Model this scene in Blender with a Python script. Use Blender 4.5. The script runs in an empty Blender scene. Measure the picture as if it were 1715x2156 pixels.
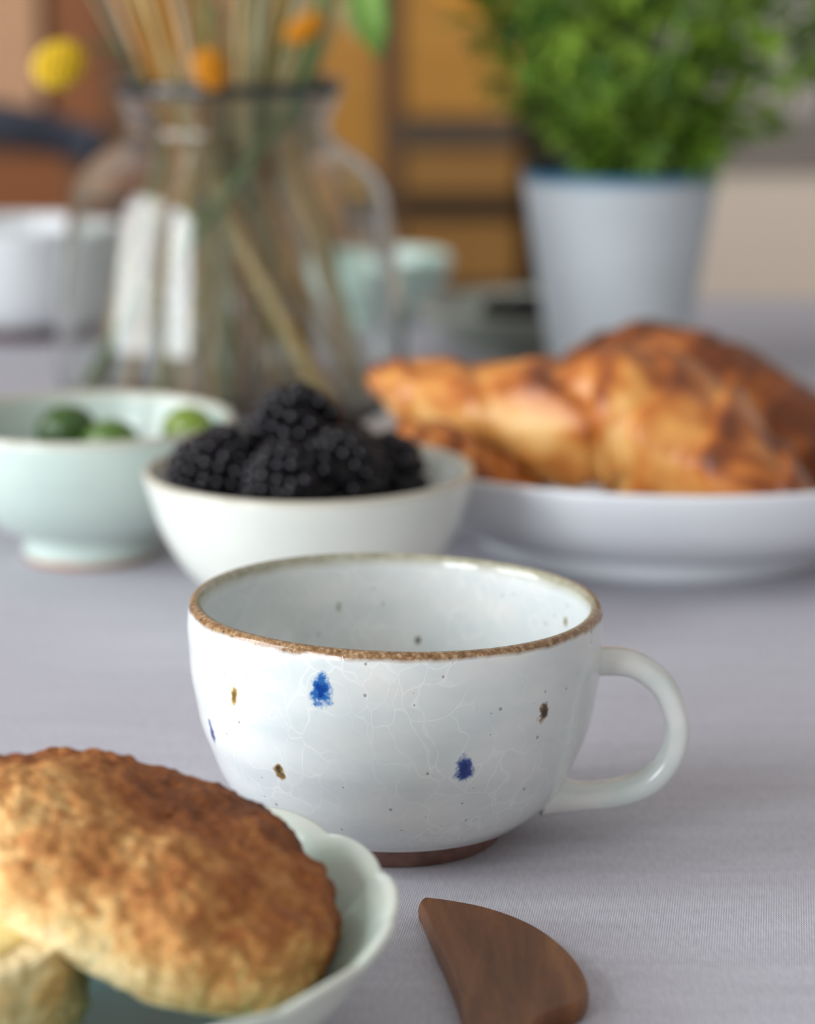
import bpy, bmesh, math, random
from mathutils import Vector, Matrix, Euler, noise
PI = math.pi
sc = bpy.context.scene
COL = sc.collection
random.seed(7)

# ------------------------------------------------------------------ camera
F = 5500.0; CW, CH = 1715.0, 2156.0
PITCH = math.radians(12.5); CAMZ = 0.24
cam_d = bpy.data.cameras.new('camera'); cam = bpy.data.objects.new('camera', cam_d); COL.objects.link(cam)
cam.location = (0, 0, CAMZ); cam.rotation_euler = (PI/2 - PITCH, 0, 0)
cam_d.sensor_fit = 'VERTICAL'; cam_d.lens = 45.0
cam_d.sensor_height = CH / F * 45.0; cam_d.sensor_width = CW / F * 45.0
cam_d.clip_start = 0.02; cam_d.clip_end = 50
cam_d.dof.use_dof = True; cam_d.dof.focus_distance = 0.652; cam_d.dof.aperture_fstop = 3.7
sc.camera = cam

# ------------------------------------------------------------------ world, window light, exposure
W = bpy.data.worlds.new('room_light'); sc.world = W; W.use_nodes = True
bg = W.node_tree.nodes['Background']
bg.inputs[0].default_value = (0.95, 0.92, 0.90, 1); bg.inputs[1].default_value = 0.36
def window_light(name, y0, y1, z0, z1, power, col):
    L = bpy.data.lights.new(name, 'AREA'); L.shape = 'RECTANGLE'
    L.size = z1 - z0; L.size_y = y1 - y0; L.energy = power; L.color = col
    o = bpy.data.objects.new(name, L); COL.objects.link(o)
    o.location = (-1.86, (y0+y1)/2, (z0+z1)/2); o.rotation_euler = (0, -PI/2, 0)
WIN = [(-0.25, 0.95, -0.35, 1.55), (-2.7, -0.75, -0.35, 1.55)]
window_light('window_left_offscreen', *WIN[0], 44, (0.90, 0.95, 1.0))
window_light('window_left_rear_offscreen', *WIN[1], 96, (0.90, 0.95, 1.0))
sc.view_settings.view_transform = 'Standard'; sc.view_settings.look = 'None'
sc.view_settings.exposure = 0.57; sc.view_settings.gamma = 1.0; sc.view_settings.use_curve_mapping = False

# ------------------------------------------------------------------ pixel helpers
def ray(px, py):
    a = (px - CW/2)/F; b = (CH/2 - py)/F
    fwd = Vector((0, math.cos(PITCH), -math.sin(PITCH))); up = Vector((0, math.sin(PITCH), math.cos(PITCH)))
    return fwd + Vector((1, 0, 0))*a + up*b
def PZ(px, py, z):
    d = ray(px, py); t = (z - CAMZ)/d.z; return Vector((0, 0, CAMZ)) + d*t
def PY(px, py, y):
    d = ray(px, py); t = y/d.y; return Vector((0, 0, CAMZ)) + d*t

# ------------------------------------------------------------------ object helpers
def link(name, me, mat=None, parent=None, smooth=True):
    o = bpy.data.objects.new(name, me); COL.objects.link(o)
    if mat and not me.materials: me.materials.append(mat)
    if smooth and me.polygons: me.polygons.foreach_set('use_smooth', [True]*len(me.polygons))
    if parent: o.parent = parent
    return o
def mesh(name, verts, faces):
    me = bpy.data.meshes.new(name); me.from_pydata([tuple(v) for v in verts], [], faces); me.update(); return me
def tag(o, label=None, cat=None, group=None, kind=None):
    if label: o['label'] = label
    if cat: o['category'] = cat
    if group: o['group'] = group
    if kind: o['kind'] = kind
    return o
def empty(name, loc=(0, 0, 0), rot=(0, 0, 0)):
    o = bpy.data.objects.new(name, None); COL.objects.link(o); o.location = loc; o.rotation_euler = rot
    o.empty_display_size = 0.02; return o
def box_me(name, x0, x1, y0, y1, z0, z1, bev=0.0, seg=2):
    bm = bmesh.new(); bmesh.ops.create_cube(bm, size=1)
    for v in bm.verts:
        v.co = Vector(((x0+x1)/2 + v.co.x*(x1-x0), (y0+y1)/2 + v.co.y*(y1-y0), (z0+z1)/2 + v.co.z*(z1-z0)))
    if bev > 0: bmesh.ops.bevel(bm, geom=bm.edges[:], offset=bev, segments=seg, affect='EDGES', profile=0.5)
    me = bpy.data.meshes.new(name); bm.to_mesh(me); bm.free(); return me
def box(name, b, mat, parent=None, bev=0.0):
    return link(name, box_me(name, *b, bev=bev), mat, parent, smooth=False)
def crom(pts, n):
    """Catmull-Rom resample of a list of tuples, n samples per span"""
    P = [Vector(p) for p in pts]; out = []
    for i in range(len(P)-1):
        p0 = P[i-1] if i > 0 else P[i]*2 - P[i+1]
        p1, p2 = P[i], P[i+1]
        p3 = P[i+2] if i+2 < len(P) else P[i+1]*2 - P[i]
        for k in range(n):
            t = k/n
            out.append(0.5*((2*p1) + (p2-p0)*t + (2*p0-5*p1+4*p2-p3)*t*t + (3*p1-p0-3*p2+p3)*t**3))
    out.append(P[-1]); return out
def lathe_me(name, prof, n=96, warp=None, close=False):
    """prof: list of (r,z); r==0 ends collapse to a pole"""
    verts, faces, rows = [], [], []
    for (r, z) in prof:
        if r < 1e-6:
            rows.append([len(verts)]); verts.append((0, 0, z))
        else:
            row = []
            for k in range(n):
                a = 2*PI*k/n; p = Vector((r*math.cos(a), r*math.sin(a), z))
                if warp: p = warp(p, a, r, z)
                row.append(len(verts)); verts.append(p)
            rows.append(row)
    pairs = list(zip(rows[:-1], rows[1:]))
    if close: pairs.append((rows[-1], rows[0]))
    for A, B in pairs:
        for k in range(n):
            k2 = (k+1) % n
            if len(A) == 1 and len(B) == 1: continue
            if len(A) == 1: faces.append((A[0], B[k2], B[k]))
            elif len(B) == 1: faces.append((A[k], A[k2], B[0]))
            else: faces.append((A[k], A[k2], B[k2], B[k]))
    return mesh(name, verts, faces)
def tube_me(name, pts, radii, n=10, flat=None, upv=(0, 0, 1), caps=True):
    """tube along pts; radii scalar or list; flat=(a,b) scales the section across / along upv"""
    P = [Vector(p) for p in pts]; m = len(P)
    if not hasattr(radii, '__len__'): radii = [radii]*m
    verts, faces = [], []
    up = Vector(upv)
    for i, p in enumerate(P):
        t = (P[min(i+1, m-1)] - P[max(i-1, 0)]).normalized()
        s = t.cross(up)
        if s.length < 1e-4: s = t.cross(Vector((0, 1, 0)))
        s.normalize(); u = s.cross(t).normalized()
        fa, fb = flat if flat else (1, 1)
        for k in range(n):
            a = 2*PI*k/n
            verts.append(p + (s*math.cos(a)*fa + u*math.sin(a)*fb)*radii[i])
    for i in range(m-1):
        for k in range(n):
            k2 = (k+1) % n
            faces.append((i*n+k, i*n+k2, (i+1)*n+k2, (i+1)*n+k))
    if caps:
        faces.append(tuple(range(n-1, -1, -1))); faces.append(tuple((m-1)*n+k for k in range(n)))
    return mesh(name, verts, faces)

# ------------------------------------------------------------------ material helpers
def lin(c):
    f = lambda v: v/12.92 if v <= 0.04045 else ((v+0.055)/1.055)**2.4
    return (f(c[0]/255), f(c[1]/255), f(c[2]/255), 1.0)
class Mat:
    def __init__(s, name, base=(200, 200, 200), rough=0.5, spec=0.5, coat=0.0):
        s.m = bpy.data.materials.new(name); s.m.use_nodes = True; s.t = s.m.node_tree; s.n = s.t.nodes
        s.b = s.n['Principled BSDF']; s.b.inputs['Base Color'].default_value = lin(base)
        s.b.inputs['Roughness'].default_value = rough; s.b.inputs['Specular IOR Level'].default_value = spec
        s.b.inputs['Coat Weight'].default_value = coat; s.b.inputs['Coat Roughness'].default_value = 0.06
        s._co = None
    def new(s, typ, **kw):
        n = s.n.new(typ)
        for k, v in kw.items(): setattr(n, k, v)
        return n
    def l(s, a, b): s.t.links.new(a, b)
    def co(s):
        if s._co is None: s._co = s.new('ShaderNodeTexCoord').outputs['Object']
        return s._co
    def mapped(s, scale=(1, 1, 1), rot=(0, 0, 0), src=None):
        m = s.new('ShaderNodeMapping'); m.inputs['Scale'].default_value = scale; m.inputs['Rotation'].default_value = rot
        s.l(src or s.co(), m.inputs['Vector']); return m.outputs[0]
    def noise(s, scale, detail=3, rough=0.55, src=None, dist=0.0):
        n = s.new('ShaderNodeTexNoise'); n.inputs['Scale'].default_value = scale
        n.inputs['Detail'].default_value = detail; n.inputs['Roughness'].default_value = rough; n.inputs['Distortion'].default_value = dist
        s.l(src or s.co(), n.inputs['Vector']); return n.outputs['Fac']
    def ramp(s, src, stops, interp='LINEAR'):
        r = s.new('ShaderNodeValToRGB'); r.color_ramp.interpolation = interp; e = r.color_ramp.elements
        while len(e) < len(stops): e.new(0.5)
        for i, (p, c) in enumerate(stops):
            e[i].position = p; e[i].color = lin(c) if isinstance(c, tuple) else (c, c, c, 1)
        s.l(src, r.inputs[0]); return r.outputs[0]
    def math(s, op, a, b=None, c=None, clamp=False):
        n = s.new('ShaderNodeMath', operation=op); n.use_clamp = clamp
        for i, v in enumerate((a, b, c)):
            if v is None: continue
            if isinstance(v, (int, float)): n.inputs[i].default_value = v
            else: s.l(v, n.inputs[i])
        return n.outputs[0]
    def mix(s, fac, a, b, blend='MIX'):
        n = s.new('ShaderNodeMix', data_type='RGBA', blend_type=blend)
        for i, v in ((0, fac), (6, a), (7, b)):
            if isinstance(v, (int, float)): n.inputs[i].default_value = v
            elif isinstance(v, tuple): n.inputs[i].default_value = lin(v)
            else: s.l(v, n.inputs[i])
        return n.outputs[2]
    def attr(s, name):
        a = s.new('ShaderNodeAttribute'); a.attribute_name = name; return a.outputs['Fac']
    def z(s, src=None):
        x = s.new('ShaderNodeSeparateXYZ'); s.l(src or s.co(), x.inputs[0]); return x.outputs
    def color(s, out): s.l(out, s.b.inputs['Base Color'])
    def rough(s, out): s.l(out, s.b.inputs['Roughness'])
    def bump(s, h, strength=0.3, dist=0.001):
        b = s.new('ShaderNodeBump'); b.inputs['Strength'].default_value = strength; b.inputs['Distance'].default_value = dist
        s.l(h, b.inputs['Height']); s.l(b.outputs[0], s.b.inputs['Normal'])
def simple(name, a, b, scale=30, rough=0.5, spec=0.5, coat=0.0, bump=0.0, bscale=200, bd=0.001):
    m = Mat(name, a, rough, spec, coat); m.color(m.ramp(m.noise(scale, 4), [(0.3, a), (0.7, b)]))
    if bump: m.bump(m.noise(bscale, 3), bump, bd)
    return m.m
def wood(name, a, b, scale=8, axis=(1, 1, 8), rough=0.5, spec=0.4):
    m = Mat(name, a, rough, spec)
    n = m.noise(scale, 5, 0.6, m.mapped(axis), 0.6)
    f = m.noise(scale*14, 3, 0.5, m.mapped(axis))
    c = m.ramp(m.math('ADD', m.math('MULTIPLY', n, 0.8), m.math('MULTIPLY', f, 0.2)), [(0.3, a), (0.7, b)])
    m.color(c); m.bump(f, 0.15, 0.0006); return m.m

# ------------------------------------------------------------------ the room
FLOOR = -0.75
m_floor = wood('oak_floor', (120, 92, 66), (150, 118, 86), 3, (1, 9, 1), 0.45)
m_wall = simple('plaster_warm_white', (226, 217, 211), (232, 224, 218), 2, 0.9, 0.2)
box('floor', (-1.8, 2.6, -0.6, 3.5, FLOOR-0.05, FLOOR), m_floor)['kind'] = 'structure'
box('wall_back', (-1.9, 2.6, 3.5, 3.6, FLOOR-0.05, 1.9), m_wall)['kind'] = 'structure'
# left wall with two window openings (they light the table and mirror in the glass)
def wall_left():
    ys = [-3.2, WIN[1][0], WIN[1][1], WIN[0][0], WIN[0][1], 3.6]; z0, z1, zl, zh = FLOOR-0.05, 1.9, WIN[0][2], WIN[0][3]
    bm = bmesh.new()
    def b(y0, y1, za, zb):
        r = bmesh.ops.create_cube(bm, size=1)
        for v in r['verts']:
            v.co = Vector((-1.85 + v.co.x*0.1, (y0+y1)/2 + v.co.y*(y1-y0), (za+zb)/2 + v.co.z*(zb-za)))
    for i in (0, 2, 4): b(ys[i], ys[i+1], z0, z1)
    for i in (1, 3): b(ys[i], ys[i+1], z0, zl); b(ys[i], ys[i+1], zh, z1)
    me = bpy.data.meshes.new('wall_left'); bm.to_mesh(me); bm.free()
    return link('wall_left', me, m_wall, None, False)
wall_left()['kind'] = 'structure'
m_white_paint = simple('white_window_paint', (225, 225, 222), (232, 232, 230), 5, 0.4)
for i, (y0, y1, z0, z1) in enumerate(WIN):
    w = empty('window_%d' % (i+1), (-1.82, (y0+y1)/2, z0)); w['kind'] = 'structure'
    hw = (y1-y0)/2; h = z1-z0; t = 0.05
    box('frame', (-0.03, 0.03, -hw, -hw+t, 0, h), m_white_paint, w, 0.004)
    box('frame', (-0.03, 0.03, hw-t, hw, 0, h), m_white_paint, w, 0.004)
    box('frame', (-0.03, 0.03, -hw, hw, 0, t), m_white_paint, w, 0.004)
    box('frame', (-0.03, 0.03, -hw, hw, h-t, h), m_white_paint, w, 0.004)
    box('mullion', (-0.02, 0.02, -0.03, 0.03, t, h-t), m_white_paint, w, 0.004)

# wooden cabinet against the back wall: stiles, rails and panels, seen far out of focus
YC = 3.0
m_frame_brown = wood('cabinet_frame_brown', (98, 72, 50), (122, 92, 64), 6, (1, 1, 8))
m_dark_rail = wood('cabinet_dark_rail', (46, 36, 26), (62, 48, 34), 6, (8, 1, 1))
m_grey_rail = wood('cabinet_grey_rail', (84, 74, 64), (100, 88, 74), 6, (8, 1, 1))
m_orange = wood('cabinet_orange_panel', (196, 136, 52), (214, 156, 70), 6, (1, 1, 6), 0.5)
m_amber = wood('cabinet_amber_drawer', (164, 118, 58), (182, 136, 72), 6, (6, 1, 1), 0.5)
m_peach = wood('cabinet_peach_panel', (226, 172, 128), (234, 184, 142), 5, (1, 1, 6), 0.5)
m_chest = wood('cabinet_russet_panel', (150, 90, 46), (172, 108, 58), 5, (1, 1, 6), 0.5)
cab = tag(empty('wooden_cabinet', (0, YC, FLOOR)), 'warm orange-brown wooden cabinet with dark rails against the back wall', 'cabinet')
def cpart(name, x0, x1, y0, y1, mat, dep=0.0, th=0.03, bev=0.003):
    a = PY(x0, y1, YC); b = PY(x1, y0, YC)
    return box(name, (a.x, b.x, dep, dep+th, a.z-FLOOR, b.z-FLOOR), mat, cab, bev)
xl = PY(-900, 0, YC).x; xr = PY(1180, 0, YC).x + 0.002
box('body', (xl, xr, 0.04, 0.42, 0.0, 1.28), m_frame_brown, cab, 0.004)
cpart('top_board', -940, 1180, -900, -860, m_frame_brown, -0.03, 0.45)
cpart('stile', 800, 842, -860, 620, m_frame_brown, 0.0, 0.05)
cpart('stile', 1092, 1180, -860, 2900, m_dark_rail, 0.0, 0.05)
cpart('panel', 842, 1092, -860, 248, m_orange, 0.012)
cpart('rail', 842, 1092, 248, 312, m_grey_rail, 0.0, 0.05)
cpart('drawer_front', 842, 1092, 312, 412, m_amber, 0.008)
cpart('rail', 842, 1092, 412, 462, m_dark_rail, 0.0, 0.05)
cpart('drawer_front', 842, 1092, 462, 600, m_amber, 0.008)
cpart('panel', 842, 1092, 620, 2900, m_chest, 0.012)
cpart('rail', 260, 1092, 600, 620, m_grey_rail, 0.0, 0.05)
cpart('panel', 560, 800, -860, 600, m_orange, 0.012)
cpart('stile', 520, 560, -860, 600, m_frame_brown, 0.0, 0.05)
cpart('panel', 260, 520, -860, 600, m_chest, 0.012)
cpart('panel', 80, 240, -860, 330, m_chest, 0.012)
cpart('panel', -300, 80, -860, 250, m_peach, 0.012)
cpart('stile', 240, 260, -860, 900, m_frame_brown, 0.0, 0.05)
cpart('panel', -300, 240, 330, 900, m_chest, 0.014)
cpart('panel', -800, -320, -860, 900, m_peach, 0.012)

# pale sideboard on the right
sb = tag(empty('sideboard', (0, 2.85, FLOOR)), 'pale beige sideboard with grey top by the back wall', 'sideboard')
m_beige = simple('beige_lacquer', (236, 220, 202), (240, 227, 212), 3, 0.55)
m_greytop = simple('grey_stone_top', (132, 124, 118), (148, 140, 132), 12, 0.5)
zt = PY(1600, 312, 2.85).z - FLOOR; x0 = xr + 0.012
box('body', (x0, 1.5, 0.02, 0.5, 0.06, zt-0.022), m_beige, sb, 0.003)
box('top', (x0-0.01, 1.52, -0.01, 0.52, zt-0.022, zt), m_greytop, sb, 0.003)
box('plinth', (x0+0.02, 1.48, 0.05, 0.48, 0.0, 0.06), m_greytop, sb, 0.003)
for k in range(3):
    xa = x0 + 0.006 + k*(1.5-x0)/3
    d = box('door', (xa, xa + (1.5-x0)/3 - 0.012, 0.0, 0.02, 0.07, zt-0.03), m_beige, sb, 0.002)
    box('handle', (xa + (1.5-x0)/3 - 0.06, xa + (1.5-x0)/3 - 0.045, -0.014, 0.0, 0.18, 0.32), m_greytop, d, 0.003)

# chair behind the table with a curved dark rail
m_navy = simple('navy_rail_leather', (36, 40, 52), (48, 54, 68), 20, 0.5)
m_chairwood = wood('chair_walnut', (92, 62, 40), (116, 82, 54), 8, (1, 1, 8))
a = PY(212, 312, 2.12); b = PY(-60, 268, 2.2)
ch = tag(empty('dining_chair', (a.x-0.24, 2.0, FLOOR)), 'wooden dining chair with curved dark navy back rail behind the table', 'chair')
def cl(p): return Vector(p) - Vector((a.x-0.24, 2.0, FLOOR))
rail = [cl((a.x, 2.10, a.z)), cl((a.x-0.06, 2.18, a.z+0.010)), cl((a.x-0.16, 2.23, a.z+0.022)), cl((a.x-0.24, 2.245, a.z+0.024)),
        cl((a.x-0.32, 2.23, a.z+0.022)), cl((a.x-0.42, 2.18, a.z+0.010)), cl((a.x-0.48, 2.10, a.z))]
link('back_rail', tube_me('back_rail', crom(rail, 8), 0.018, 12, (0.6, 1.0)), m_navy, ch)
za = a.z - FLOOR
for sx in (-1, 1):
    link('leg', tube_me('leg', crom([(sx*0.225, 0.13, za), (sx*0.215, 0.16, 0.45), (sx*0.21, 0.22, 0)], 6), [0.013]*13, 10), m_chairwood, ch)
    link('leg', tube_me('leg', crom([(sx*0.20, -0.19, 0.44), (sx*0.21, -0.21, 0)], 6), 0.015, 10), m_chairwood, ch)
link('seat', box_me('seat', -0.22, 0.22, -0.22, 0.19, 0.43, 0.47, 0.015, 3), m_navy, ch)

# ------------------------------------------------------------------ table and cloth
m_table = wood('table_oak', (150, 116, 80), (172, 136, 98), 5, (8, 1, 1))
TB = [(-0.85, 0.22), (0.95, 0.22), (0.95, 1.64), (-0.85, 1.86)]
tb = tag(empty('dining_table', (0, 1.0, FLOOR)), 'long wooden dining table covered by the grey cloth', 'table')
def prism(name, poly, z0, z1, mat, parent, off=(0, 0, 0)):
    n = len(poly); vs = [(x-off[0], y-off[1], z0) for x, y in poly] + [(x-off[0], y-off[1], z1) for x, y in poly]
    fs = [tuple(range(n-1, -1, -1)), tuple(range(n, 2*n))] + [(k, (k+1) % n, n+(k+1) % n, n+k) for k in range(n)]
    return link(name, mesh(name, vs, fs), mat, parent, False)
prism('table_top', TB, 0.718, 0.7475, m_table, tb, (0, 1.0))
for (x, y) in ((-0.75, 0.3), (0.85, 0.3), (0.85, 1.54), (-0.75, 1.74)):
    box('leg', (x-0.03, x+0.03, y-1.03, y-0.97, 0, 0.718), m_table, tb, 0.004)

mc = Mat('grey_linen_weave', (176, 172, 178), 0.95, 0.15)
xyz = mc.z(mc.mapped((1, 1, 1), (0, 0, 0.14)))
warpn = mc.math('MULTIPLY', mc.noise(220, 2), 0.9)
sx = mc.math('SINE', mc.math('ADD', mc.math('MULTIPLY', xyz[0], 2*PI/0.00062), warpn))
sy = mc.math('SINE', mc.math('ADD', mc.math('MULTIPLY', xyz[1], 2*PI/0.0013), warpn))
weave = mc.math('MULTIPLY_ADD', mc.math('MULTIPLY_ADD', sx, 0.45, mc.math('MULTIPLY', mc.math('MULTIPLY', sx, sy), 0.55)), 0.5, 0.5)
fib = mc.noise(900, 2, 0.6, mc.mapped((1, 0.22, 1)))
slub = mc.noise(60, 3, 0.6, mc.mapped((0.25, 2.2, 1)))
v = mc.math('ADD', mc.math('MULTIPLY', weave, 0.52), mc.math('ADD', mc.math('MULTIPLY', fib, 0.28), mc.math('MULTIPLY', slub, 0.20)))
mc.color(mc.ramp(v, [(0.12, (144, 141, 149)), (0.5, (193, 191, 199)), (0.85, (226, 225, 232))]))
mc.bump(v, 0.35, 0.0004)
m_cloth = mc.m
def cloth():
    nx, ny = 150, 130; verts, faces = [], []
    ov = 0.02
    for j in range(ny+1):
        t = j/ny
        for i in range(nx+1):
            s = i/nx
            x = -0.85-ov + s*(1.80+2*ov)
            yn, yf = 0.22-ov, 1.86 - (x+0.85)*0.2222/1.818*1.0*1.0 + ov
            yf = 1.86 + (1.64-1.86)*((x+0.85)/1.8) + ov
            y = yn + t*(yf-yn)
            z = 0.0007*noise.noise(Vector((x*9, y*16, 0))) + 0.0004*noise.noise(Vector((x*30, y*12, 4)))
            verts.append((x, y, z))
    for j in range(ny):
        for i in range(nx):
            q = j*(nx+1)+i; faces.append((q, q+1, q+nx+2, q+nx+1))
    # hanging sides
    ring = [i for i in range(nx+1)] + [j*(nx+1)+nx for j in range(1, ny+1)] + [ny*(nx+1)+i for i in range(nx-1, -1, -1)] + [j*(nx+1) for j in range(ny-1, 0, -1)]
    prev = ring; cx, cy = 0.05, 1.0
    for lv, (dz, outw) in enumerate([(-0.006, 0.006), (-0.03, 0.010), (-0.12, 0.014), (-0.25, 0.022)]):
        cur = []
        for k, idx in enumerate(ring):
            x, y, z = verts[idx]; w = 0.010*math.sin(k*0.35)*min(1, -dz*6)
            d = Vector((max(-1, min(1, (x-cx)/0.9))**5, max(-1, min(1, (y-cy)/0.8))**5, 0))
            d = d.normalized() if d.length > 0 else Vector((0, 1, 0))
            cur.append(len(verts)); verts.append((x + d.x*(outw+w), y + d.y*(outw+w), dz))
        n = len(ring)
        for k in range(n):
            faces.append((prev[k], cur[k], cur[(k+1) % n], prev[(k+1) % n]))
        prev = cur
    o = link('tablecloth', mesh('tablecloth', verts, faces), m_cloth)
    md = o.modifiers.new('thickness', 'SOLIDIFY'); md.thickness = 0.0012; md.offset = -1
    return o
tag(cloth(), 'plain grey woven linen tablecloth spread over the dining table', 'tablecloth')

# ------------------------------------------------------------------ speckled cup
CUP = Vector((0, 0, 0)); _c = PY(833, 1758, 0.678); CUP = Vector((_c.x, 0.678, 0.0))
CUP_PROF = [(0.0338, 0.0068), (0.0372, 0.0082), (0.0425, 0.0125), (0.0468, 0.0190), (0.0505, 0.0275), (0.0532, 0.0365), (0.0549, 0.0470), (0.0556, 0.0570), (0.0553, 0.0632)]
def tiltz(x): return -0.020*x       # hand-thrown: rim a touch lower on the handle side
def cup_warp(p, a, r, z):
    k = min(1, max(0, z/0.066))
    w = 1 + 0.0028*math.sin(z*430+0.6*math.sin(a+z*90))*(1-k*0.5)*min(1, r/0.03) + 0.002*math.sin(2*a+0.7)*k + 0.001*math.sin(3*a)*k
    return Vector((p.x*w, p.y*w, z + k*tiltz(p.x) + 0.0002*math.sin(3*a+1)*k))
outer = [tuple(p) for p in crom([(0.0, 0.0050), (0.020, 0.0052)] + CUP_PROF, 6)]
rimp = [(0.0551, 0.0648), (0.0543, 0.0657), (0.0532, 0.0660), (0.0522, 0.0655), (0.0516, 0.0643)]
inner = [tuple(p) for p in crom([(0.0513, 0.062), (0.0517, 0.055), (0.0510, 0.045), (0.0492, 0.035), (0.0460, 0.026), (0.0405, 0.0185), (0.031, 0.0135), (0.018, 0.0115), (0.0, 0.011)], 6)]
cup = tag(empty('ceramic_cup', CUP), 'speckled off-white crackle-glazed ceramic cup with blue and brown dabs and a handle', 'cup')

def hit_profile(px, py, prof, far=False):
    d = ray(px, py).normalized(); o = Vector((0, 0, CAMZ)) - CUP; best = None
    t = 0.55; prev = None
    while t < 0.80:
        p = o + d*t
        rr = math.hypot(p.x, p.y); zz = p.z; R = None
        for (r0, z0), (r1, z1) in zip(prof[:-1], prof[1:]):
            if min(z0, z1) <= zz <= max(z0, z1) and z0 != z1:
                R = r0 + (r1-r0)*(zz-z0)/(z1-z0)
        if R is not None:
            s = rr - R
            if not far and s <= 0: return p
            if far and prev is not None and prev < 0 and s >= 0 and p.y > -0.03: return p
            prev = s
        t += 0.0002
    return p
mg = Mat('speckled_crackle_glaze', (224, 225, 222), 0.16, 0.5, 0.3)
zc = mg.z()[2]
base = mg.ramp(mg.noise(34, 4, 0.6, mg.mapped((1, 1, 2.2))), [(0.3, (203, 211, 211)), (0.55, (217, 220, 218)), (0.75, (227, 226, 221))])
# crackle lines
vr = mg.new('ShaderNodeTexVoronoi', feature='DISTANCE_TO_EDGE'); vr.inputs['Scale'].default_value = 135
dn = mg.new('ShaderNodeMixRGB'); dn.inputs[0].default_value = 0.022
nz = mg.new('ShaderNodeTexNoise'); nz.inputs['Scale'].default_value = 55; mg.l(mg.co(), nz.inputs['Vector'])
mg.l(mg.mapped((1, 1, 0.8), (0.5, 0.3, 0.6)), dn.inputs[1]); mg.l(nz.outputs['Color'], dn.inputs[2])
mg.l(dn.outputs[0], vr.inputs['Vector'])
line = mg.math('SUBTRACT', 1.0, mg.math('MULTIPLY', vr.outputs['Distance'], 22, clamp=True), clamp=True)
patch = mg.ramp(mg.noise(28, 2), [(0.40, 0.0), (0.58, 1.0)])
crk = mg.math('MULTIPLY', line, patch)
colr = mg.mix(mg.math('MULTIPLY', crk, 0.42), base, (240, 241, 238))
# dark specks
sp = mg.new('ShaderNodeTexVoronoi', feature='F1'); sp.inputs['Scale'].default_value = 330; mg.l(mg.co(), sp.inputs['Vector'])
sepc = mg.new('ShaderNodeSeparateColor'); mg.l(sp.outputs['Color'], sepc.inputs[0])
rare = mg.math('GREATER_THAN', sepc.outputs[0], 0.52)
rad = mg.math('MULTIPLY_ADD', mg.math('POWER', sepc.outputs[1], 3.0), 0.13, 0.05)
spk = mg.math('MULTIPLY', mg.math('LESS_THAN', sp.outputs['Distance'], rad), rare)
colr = mg.mix(mg.math('MULTIPLY', spk, 0.6), colr, (112, 104, 92))
# painted dabs
nd = mg.noise(420, 3, 0.6)
def dab(px, py, w, h, c1, c2, prof, far=False, soft=0.35):
    global colr
    p = hit_profile(px, py, prof, far)
    ax, az = w/7900.0, h/7900.0
    sub = mg.new('ShaderNodeVectorMath', operation='SUBTRACT'); mg.l(mg.co(), sub.inputs[0]); sub.inputs[1].default_value = tuple(p)
    mul = mg.new('ShaderNodeVectorMath', operation='MULTIPLY'); mg.l(sub.outputs[0], mul.inputs[0])
    mul.inputs[1].default_value = (1/ax, 1/max(ax, 0.002), 1/az)
    ln = mg.new('ShaderNodeVectorMath', operation='LENGTH'); mg.l(mul.outputs[0], ln.inputs[0])
    d = mg.math('ADD', ln.outputs['Value'], mg.math('MULTIPLY', mg.math('SUBTRACT', nd, 0.5), 1.5))
    halo = mg.ramp(d, [(0.55, 1.0), (min(0.99, 0.55+soft*1.1), 0.0)]); core = mg.ramp(d, [(0.25, 1.0), (0.75, 0.0)])
    colr = mg.mix(halo, colr, c2); colr = mg.mix(core, colr, c1)
OUT = [tuple(p) for p in outer]; INN = inner
BL1, BL2, BR1, BR2 = (22, 62, 138), (62, 126, 186), (52, 40, 22), (168, 130, 62)
dab(675, 1455, 26, 46, BL1, BL2, OUT); dab(976, 1618, 26, 34, (18, 44, 112), (52, 84, 150), OUT)
dab(446, 1542, 15, 36, (20, 50, 110), (44, 84, 140), OUT)
dab(493, 1462, 11, 30, (110, 82, 26), (196, 168, 96), OUT); dab(588, 1624, 16, 27, BR1, BR2, OUT)
dab(1143, 1500, 18, 26, (38, 28, 18), (150, 116, 72), OUT)
dab(713, 1276, 8, 22, (150, 148, 132), (196, 198, 186), INN, True); dab(880, 1349, 10, 14, (70, 68, 58), (150, 148, 130), INN, True)
dab(1190, 1308, 7, 16, (120, 112, 80), (180, 174, 150), INN, True)
# brown iron lip
xo = mg.z()
rxy = mg.math('SQRT', mg.math('ADD', mg.math('MULTIPLY', xo[0], xo[0]), mg.math('MULTIPLY', xo[1], xo[1])))
lev = mg.math('ADD', mg.math('ADD', xo[2], mg.math('MULTIPLY', xo[0], 0.020)), mg.math('MULTIPLY', mg.math('SUBTRACT', mg.noise(150, 3), 0.5), 0.0016))
inn = mg.ramp(mg.math('MULTIPLY', mg.math('SUBTRACT', 0.0556, rxy), 250), [(0.45, 0.0), (0.75, 1.0)])
lipo = mg.ramp(mg.math('MULTIPLY', mg.math('SUBTRACT', lev, 0.0622), 250), [(0.30, 0.0), (0.60, 1.0)])
lipi = mg.ramp(mg.math('MULTIPLY', mg.math('SUBTRACT', lev, 0.0610), 250), [(0.20, 0.0), (0.90, 0.9)])
lip = mg.math('MAXIMUM', lipo, mg.math('MULTIPLY', lipi, inn))
lipb = mg.ramp(mg.noise(620, 3, 0.7), [(0.32, (96, 66, 40)), (0.5, (140, 104, 68)), (0.68, (176, 152, 118))])
lipg = mg.ramp(mg.noise(300, 3, 0.6), [(0.3, (142, 138, 114)), (0.7, (176, 174, 154))])
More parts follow.
